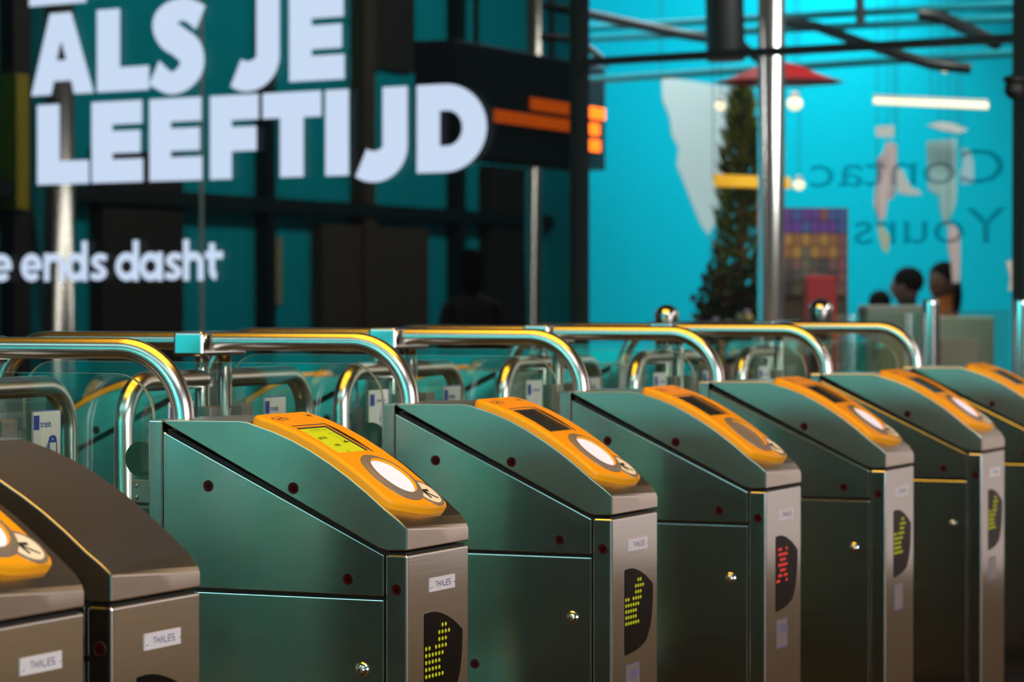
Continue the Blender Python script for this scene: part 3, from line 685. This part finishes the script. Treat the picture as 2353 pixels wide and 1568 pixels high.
# ceiling truss of thin black tubes behind the glass
def truss(pts, r, label):
    P = [atd(*p) for p in pts]; o = MB().tube(P, r, MUL, 8).build('ceiling_brace'); tag(o, label, 'brace', 'black ceiling braces')
truss([(1255,15,18),(1330,28,17.6),(1560,78,17),(1700,100,16.5),(1760,150,16.5)], .028, 'thin black brace sloping down from the black window post to the upper middle')
truss([(1240,85,18),(1330,92,18),(1400,150,18)], .022, 'short black brace crossing the window post above the departure board')
truss([(1760,42,17),(1880,62,16.6),(1985,100,16.2),(2140,148,15.8),(2230,158,15.8)], .030, 'black brace running below the beam towards the strip light')
truss([(2110,32,16),(2160,38,16),(2240,75,15.6),(2290,100,15.4)], .035, 'thick short black brace above the right end of the beam')
truss([(1664,-20,16),(1666,60,16),(1668,140,16)], .11, 'dark vertical duct above the red parasol')
truss([(1975,-10,16),(1978,55,16)], .025, 'short black hanger at the top right of the window')
BR2 = mat('dark_teal_beam', (.0,.20,.25), .7)
for i, (v0, v1, lab) in enumerate(((45,8,'uppermost faint teal beam under the shop ceiling'),(70,40,'middle faint teal beam under the shop ceiling'),(165,120,'lowest faint teal beam, just under the black transom'))):
    A, B_ = atd(1335, v0+20, 19), atd(2350, v1, 16); o = MB().tube([A, B_], .022, BR2, 8).build('ceiling_beam'); tag(o, lab, 'beam', 'faint teal beams')
WARM = mat('warm_lamp', (.9,.8,.6), .5, emit=(1,.80,.48), es=1.25)
SL = empty('strip_light', atd(2140, 237, 17)); tag(SL, 'long warm white strip light hanging in front of the cyan wall', 'lamp')
A, B_ = atd(2008, 232, 17)-SL.location, atd(2270, 244, 17)-SL.location
MB().tube([(0,0,.02),(0,0,4.81-SL.location.z)], .0025, MUL, 6).build('cord', SL); MB().tube([A, B_], .018, WARM, 10).build('tube', SL); MB().tube([A+Vector((0,0,.025)), B_+Vector((0,0,.025))], .012, WHT, 8).build('housing', SL)
for u, v, r, lab in ((2172,154,.035,'small warm spotlight above the strip light'),(1655,243,.03,'small warm spotlight in front of the pale panel'),(1826,238,.045,'round pale pendant lamp right of the steel column'),(1836,425,.035,'small warm lamp right of the yellow bar')):
    q = empty('spotlight', atd(u, v, {1826:17.2, 1836:17.9}.get(u, 16.5))); tag(q, lab, 'lamp'); MB().tube([(0,0,r),(0,0,4.81-q.location.z)], .0025, MUL, 6).build('cord', q); MB().blob((0,0,0), r, r, r*.9, WARM).build('bulb', q); MB().lathe((0,0,r*.6), (0,0,1), [(r*.7,0),(r*.5,r*.9),(r*.1,r)], WHT, 14).build('socket', q)
q = empty('security_camera', atd(2330, 205, 12.4)); tag(q, 'black dome security camera beside the right window post', 'camera'); MB().blob((0,0,0), .042, .042, .045, MUL).build('dome', q); MB().lathe((0,0,.03), (0,0,1), [(.045,0),(.045,.02),(.01,.03)], MUL, 16).build('mount', q)
# pale sky reflection and yellow reflection built as solids, red parasol
PALE = mat('pale_sky_reflection', (.58,.80,.84), .6)
def cut(name, pts, d, th, mm, label, cat, parent=None):
    n = Vector((FW.x, FW.y, 0)).normalized()*th
    P = [atd(u, v, d) for u, v in pts]; o = MB(); k = len(P)
    o.add(P+[p+n for p in P], [tuple(range(k)), tuple(range(k, 2*k))[::-1]]+[(i,(i+1)%k,k+(i+1)%k,k+i) for i in range(k)], mm)
    ob = o.build(name)
    if label: tag(ob, label, cat)
    q = min(P, key=lambda p: -p.z)+n*.5
    if d > 14: MB().tube([(q.x,q.y,q.z-.02),(q.x,q.y,4.81)], .0025, MUL, 6).build('cord', ob)
    return ob
cut('sky_reflection_panel', [(1520,176),(1612,190),(1708,205),(1700,300),(1672,400),(1655,470),(1640,520),(1628,540),(1610,515),(1592,470),(1572,420),(1556,380),(1560,340),(1545,310),(1540,270),(1524,230)], 19, .06, PALE, 'large pale tapering sky reflection built as a panel left of the conifer', 'reflection panel')
cut('yellow_reflection_bar', [(1640,400),(1816,408),(1818,432),(1645,428)], 16.0, .12, mat('yellow_reflection_bar', (.85,.42,.01), .5, emit=(1,.5,.02), es=.35), 'long narrow yellow reflection built as a glowing bar crossing the conifer and the steel column', 'reflection bar')  # reflected yellow band built as a solid bar that glows
UM = empty('parasol', (*atd(1790, 784, 16.2).xy, 0)); tag(UM, 'red parasol high up beside the steel column', 'parasol')
zt = atd(1790, 140, 16.2).z; zb = atd(1790, 190, 16.2).z
MB().lathe((0,0,zb), (0,0,1), [(.36,0),(.24,.035),(.12,.085),(.01,zt-zb)], REDM, 10, False).build('canopy', UM); MB().tube([(0,0,0),(0,0,zb+.08)], .018, WHT, 10).build('pole', UM)
# reflected conifer, built as a solid tree in a planter
LEAFM = mat('olive_needles', (.16,.19,.012), .7); LEAFD = mat('dark_needles', (.035,.045,.012), .7)
def conifer(u, d, ztop, zbot, r, label):
    p = atd(u, 784, d); Tn = empty('conifer', (p.x,p.y,0)); tag(Tn, label, 'tree'); rn = random.Random(3)
    MB().tube([(0,0,.3),(0,0,ztop-.1)], .03, WOOD, 8).build('trunk', Tn)
    MB().lathe((0,0,0), (0,0,1), [(.16,0),(.22,.42),(.20,.42),(.19,.38)], BRN2, 20).build('planter', Tn)
    mb = MB()
    for k in range(2600):
        h = rn.random()**.8; z = zbot+(ztop-zbot)*h; rr = r*(1-h)**.45*(.45+.6*rn.random()); a = rn.random()*2*PI
        c = Vector((rr*math.cos(a), rr*math.sin(a), z)); dx = Vector((math.cos(a), math.sin(a), .9+rn.random())).normalized()*(.05+.04*rn.random()); s = dx.cross(Vector((rn.random()-.5, rn.random()-.5, rn.random()))).normalized()*.014
        mb.add([c-s, c+s, c+dx], [(0,1,2)], LEAFM if rn.random() < .55 else LEAFD)
    mb.build('foliage', Tn)
conifer(1703, 16.8, 2.42, .45, .20, 'tall narrow olive green conifer, a glass reflection built solid, left of the steel column')
# flower stall
ST = empty('flower_stall', (*atd(1675, 784, 15.2).xy, 0)); tag(ST, 'dark flower stall with red and orange pots below the conifer', 'stall')
MB().box((-.15,-.16,0), (.15,.16,.78), BRN).build('bench', ST, .01)
fl = [mat('stall_%d' % i, c, .6) for i, c in enumerate(((.16,.01,.01),(.35,.09,.01),(.03,.05,.01),(.30,.22,.05),(.10,.07,.12)))]
rn = random.Random(9)
for k in range(4):
    x = -.105+.07*k; y = rn.uniform(-.1,.1); zz = .78
    pt = MB().lathe((x,y,zz), (0,0,1), [(.024,0),(.034,.10),(.03,.10)], fl[k % 2], 12).build('flower_pot', ST)
    mb = MB()
    for q in range(10): mb.blob((x+rn.uniform(-.035,.035), y+rn.uniform(-.035,.035), zz+.13+rn.uniform(0,.16+.02*(4-abs(k-2)))), .022, .022, .022, fl[rn.choice([2,2,2,4,4,3])], 6)
    mb.build('blossoms', pt)
SH = empty('leafy_shrub', (*atd(1672, 784, 16.1).xy, 0)); tag(SH, 'dark leafy shrub behind the flower stall at the foot of the conifer', 'shrub')
MB().lathe((0,0,0), (0,0,1), [(.14,0),(.19,.45),(.17,.45),(.16,.42)], BRN, 18).build('planter', SH)
rn = random.Random(5); mb = MB(); LFS = [mat('shrub_leaf_%d' % i, c, .7, spec=.15) for i, c in enumerate(((.02,.03,.008),(.035,.05,.01),(.05,.015,.01)))]
for k in range(1500):
    a = rn.random()*2*PI; b_ = math.acos(rn.uniform(-1,1)); q = .55+.45*rn.random()
    c = Vector((.20*q*math.sin(b_)*math.cos(a), .20*q*math.sin(b_)*math.sin(a), 1.02+.42*q*math.cos(b_)))
    if c.z < .45: continue
    n_ = Vector((rn.uniform(-1,1), rn.uniform(-1,1), rn.uniform(-.3,1))).normalized()*.05; sd = n_.cross(Vector((rn.random(), rn.random(), .3))).normalized()*.018
    mb.add([c, c+n_*.5+sd, c+n_, c+n_*.5-sd], [(0,1,2,3)], rn.choice(LFS))
mb.build('foliage', SH)
# colourful rack, a window reflection built as a solid
RK = empty('magazine_rack', (*atd(1873, 784, 15.6).xy, 0)); tag(RK, 'tall rack of colourful printed goods with a purple top, beside the steel column', 'display rack')
RK.rotation_euler = (0,0,TH-PI/2)
hw = 75/F*15.6; zt = atd(1873, 478, 15.6).z
MB().box((-hw,.0,0), (hw,.2,zt), BRN2).build('rack_frame', RK)
cols = [(.10,.02,.22),(.03,.07,.25),(.25,.09,.02),(.35,.16,.02),(.16,.06,.05),(.06,.05,.04),(.20,.05,.06),(.04,.03,.03),(.12,.09,.06)]
cm = [mat('print_%d' % i, c, .5) for i, c in enumerate(cols)]
seq = [[0,1,0,0,6,1,1],[0,0,1,0,0,0,1],[3,2,3,2,3,2,6],[2,3,8,3,2,3,6],[5,4,8,5,7,4,6],[7,5,8,4,5,7,6],[5,8,4,7,5,8,4]]
zz = zt
for r_, row in enumerate(seq):
    h = .065
    for k, ci in enumerate(row):
        x = -hw+.006+k*(2*hw-.012)/7; MB().box((x,-.012,zz-h), (x+(2*hw-.012)/7-.004,.0,zz-.006), cm[ci]).build('magazine', RK)
    zz -= h
slab('red_box', 1853, 1922, 634, 700, 15.2, .15, REDM, 'red box in front of the colourful rack', 'box')
# pale reflections in the window, built as hanging flat solids
PK = mat('pale_pink_reflection', (.80,.62,.62), .7); PG = mat('pale_grey_green', (.42,.66,.66), .7)
cut('pink_reflection', [(2040,325),(2060,332),(2060,400),(2054,455),(2040,460),(2034,500),(2024,510),(2010,470),(2014,430),(2020,400),(2018,365),(2030,352)], 18.4, .05, PK, 'tall pale pink reflection in the cyan shop window, built solid', 'scarf')
cut('white_reflection', [(2062,385),(2076,392),(2082,410),(2095,432),(2112,438),(2118,448),(2090,448),(2062,442)], 18.2, .05, WHT, 'small white reflection with a tail, built solid right of the pink one', 'cloth')
cut('cream_reflection_strip', [(2016,512),(2028,520),(2044,545),(2040,580),(2030,575),(2022,545)], 18.2, .03, mat('cream_reflection', (.7,.72,.5), .7), 'short cream reflection built as a strip below the pink one', 'window reflection')
cut('grey_green_reflection', [(2131,325),(2198,318),(2199,440),(2196,470),(2178,510),(2172,520),(2162,480),(2160,450),(2135,436)], 18.3, .05, PG, 'broad pale grey-green reflection built solid in the middle of the shop window', 'towel')
cut('pink_reflection_strip', [(2180,512),(2196,520),(2206,540),(2206,600),(2204,650),(2190,650),(2186,600),(2180,570)], 18.0, .03, PK, 'narrow pale pink reflection built solid below the grey-green one', 'ribbon')
cut('blue_grey_reflection', [(2210,340),(2228,345),(2236,370),(2238,400),(2236,420),(2212,424),(2206,400),(2214,380)], 18.2, .04, mat('pale_lilac_reflection', (.45,.70,.80), .7), 'pale blue-grey reflection built solid beside the mirrored letter C', 'cloth')
cut('star_reflection', [(2336,560),(2340,600),(2336,625),(2328,640),(2334,668),(2318,668),(2322,640),(2312,600),(2324,600)], 12.9, .02, PK, 'pale pink star-shaped reflection built solid low beside the right window post', 'cutout')
cut('flat_white_reflection', [(2130,288),(2160,280),(2190,284),(2225,298),(2205,306),(2170,300)], 18, .05, WHT, 'flat white reflection built solid above the grey-green one', 'lamp shade')
cut('small_white_reflection', [(2012,291),(2054,288),(2054,316),(2014,314)], 18.1, .02, WHT, 'small white reflection built solid above the pink one', 'card')
# cafe counter, tables
slab('cafe_counter', 2160, 2285, 728, 800, 14.5, .5, CREAM, 'low cream counter behind the glass at the far right', 'counter')
slab('serving_table', 1990, 2122, 702, 775, 15.5, .4, mat('grey_counter', (.22,.24,.19), .6), 'low grey-green counter behind the seated people in black', 'counter')
slab('planter_box', 1742, 1850, 740, 1100, 14.2, .4, mat('taupe', (.30,.26,.20), .6), 'taupe low wall to the left of the domed bollard', 'low wall')
slab('wicker_basket', 2020, 2112, 780, 900, 13.5, .3, mat('wicker', (.25,.17,.06), .8, noise=.2, nscale=60), 'brown wicker basket under the grey-green counter', 'basket')
slab('wicker_basket', 2160, 2250, 780, 900, 13.5, .3, mat('wicker_pink', (.30,.20,.14), .8, noise=.2, nscale=60), 'pinkish brown wicker basket under the cream counter', 'basket')
slab('teal_bin', 1950, 1992, 775, 900, 13.8, .25, CYANW, 'small teal bin between the rails and the wicker basket', 'bin')

# ------------------------------------------------------------------ people reflected in the window, built as solid figures
def skin_obj(name, verts, edges, radii, m_, parent, root=0):
    me = bpy.data.meshes.new(name); me.from_pydata(verts, edges, []); me.materials.append(m_)
    o = bpy.data.objects.new(name, me); C.objects.link(o); o.parent = parent
    sk = o.modifiers.new('skin', 'SKIN'); sk.use_smooth_shade = True
    for i, r in enumerate(radii):
        d = me.skin_vertices[0].data[i]; d.radius = r if isinstance(r, tuple) else (r, r); d.use_root = (i == root)
    s = o.modifiers.new('sub', 'SUBSURF'); s.levels = 1; s.render_levels = 2
    return o
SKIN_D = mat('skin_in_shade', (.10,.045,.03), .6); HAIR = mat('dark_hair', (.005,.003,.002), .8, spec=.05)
def person(loc, face, cloth, legs, label, pose='sit', scarf=None, sc=1.0, hairlong=False):
    Pn = empty('person', loc); Pn.rotation_euler = (0,0,face); Pn.scale = (sc,sc,sc); tag(Pn, label, 'person')
    hz = .62 if pose == 'sit' else .93                       # hip height; +y is forward
    V = [(0,0,hz),(0,.0,hz+.20),(0,.0,hz+.42),(0,.01,hz+.52),(0,.02,hz+.60),(0,.03,hz+.70),(0,.03,hz+.80)]
    R = [(.15,.11),(.135,.10),(.16,.10),(.06,.06),(.052,.055),(.075,.09),(.06,.075)]
    Eg = [(i,i+1) for i in range(6)]
    def chain(st, pts, rs):
        i0 = st
        for p, r in zip(pts, rs): V.append(p); R.append(r); Eg.append((i0, len(V)-1)); i0 = len(V)-1
    for s in (-1, 1):
        chain(2, [(s*.19,0,hz+.44),(s*.25,.06,hz+.18),(s*.14,.28,hz+.14),(s*.10,.36,hz+.16)] if pose == 'sit' else [(s*.19,0,hz+.44),(s*.23,.0,hz+.17),(s*.22,.08,hz-.06),(s*.21,.10,hz-.14)], [.055,.045,.035,.03])
        if pose == 'sit': chain(0, [(s*.10,.10,hz-.01),(s*.12,.44,hz-.0),(s*.12,.42,hz-.40),(s*.12,.54,hz-.45)], [.09,.065,.045,.04])
        else: chain(0, [(s*.10,0,hz-.08),(s*.10,.02,hz-.46),(s*.10,.0,.08),(s*.10,.13,.04)], [.09,.062,.045,.038])
    body = skin_obj('body', V, Eg, R, cloth, Pn)
    hd = MB().blob((0,.035,hz+.735), .078, .095, .115, SKIN_D, 16); hd.blob((0,.128,hz+.725), .014, .018, .02, SKIN_D, 8)
    for s in (-1,1): hd.blob((s*.078,.03,hz+.73), .012, .02, .03, SKIN_D, 8); hd.blob((s*.03,.118,hz+.755), .011, .008, .008, MUL, 6)
    hd.blob((0,.122,hz+.685), .024, .01, .007, REDM, 6)
    hd.build('head', Pn)
    hr = MB().blob((0,.012,hz+.775), .092, .105, .095, HAIR, 16)
    if hairlong: hr.blob((0,-.05,hz+.66), .085, .05, .17, HAIR, 14)
    hr.build('hair', Pn)
    for s in (-1,1):
        hp = (s*.10,.37,hz+.16) if pose == 'sit' else (s*.21,.11,hz-.17)
        mb = MB().blob(hp, .04, .045, .02, SKIN_D, 8); d = Vector((0,1,-.1)) if pose == 'sit' else Vector((0,.3,-1)); d.normalize()
        for k in range(4): a_ = Vector(hp)+Vector(((k-1.5)*.018,0,0)); mb.tube([a_, a_+d*.05, a_+d*(.075-.006*abs(k-1.5))+Vector((0,0,-.012))], [.009,.008,.006], SKIN_D, 6)
        a_ = Vector(hp)+Vector((-s*.03,0,0)); mb.tube([a_, a_+d*.03+Vector((-s*.02,0,0)), a_+d*.05+Vector((-s*.022,0,0))], [.010,.009,.007], SKIN_D, 6)
        mb.build('hand', Pn)
    if scarf: 
        MB().blob((0,.0,hz+.50), .11, .10, .06, scarf, 12).blob((.06,-.08,hz+.32), .05, .035, .20, scarf, 12).build('scarf', Pn)
    return Pn
def stool(loc, label):
    s = empty('stool', loc); tag(s, label, 'stool'); MB().lathe((0,0,.41), (0,0,1), [(.17,0),(.18,.02),(.16,.05)], WOOD, 20).build('seat', s)
    for k in range(4): a_ = PI/4+k*PI/2; MB().tube([(.12*math.cos(a_),.12*math.sin(a_),.42),(.17*math.cos(a_),.17*math.sin(a_),0)], .014, MUL, 8).build('leg', s)
    return s
BLKC = mat('black_coat', (.010,.006,.005), .8); ORC = mat('orange_coat', (.50,.15,.02), .8); REDC = mat('red_scarf', (.50,.01,.008), .7)
p = atd(2092, 784, 19.6); person((p.x,p.y,-.06), TH-PI/2+1.2, BLKC, BLKC, 'person in a black coat sitting with head turned, in front of the cyan wall'); stool((p.x,p.y,-.0), 'round wooden stool under the person in the black coat')
p = atd(2172, 784, 18.5); person((p.x,p.y,-.04), TH+.8, ORC, BLKC, 'person in an orange coat and red scarf seen from behind', scarf=REDC, hairlong=True); stool((p.x,p.y,0), 'round wooden stool under the person in the orange coat')
p = atd(2020, 784, 20.9); person((p.x,p.y,-.0), TH-PI/2-.6, BLKC, BLKC, 'smaller dark-haired person sitting left of the person in the black coat', sc=.86); stool((p.x,p.y,-.0), 'round wooden stool under the smaller seated person').scale = (.86,.86,.86)
p = atd(1085, 784, 19.5); person((p.x,p.y,0), TH-PI/2, mat('dark_brown_coat', (.03,.017,.010), .8), BLKC, 'standing person with long hair and a dark brown coat behind the LED screen', 'stand', hairlong=True, sc=.86)
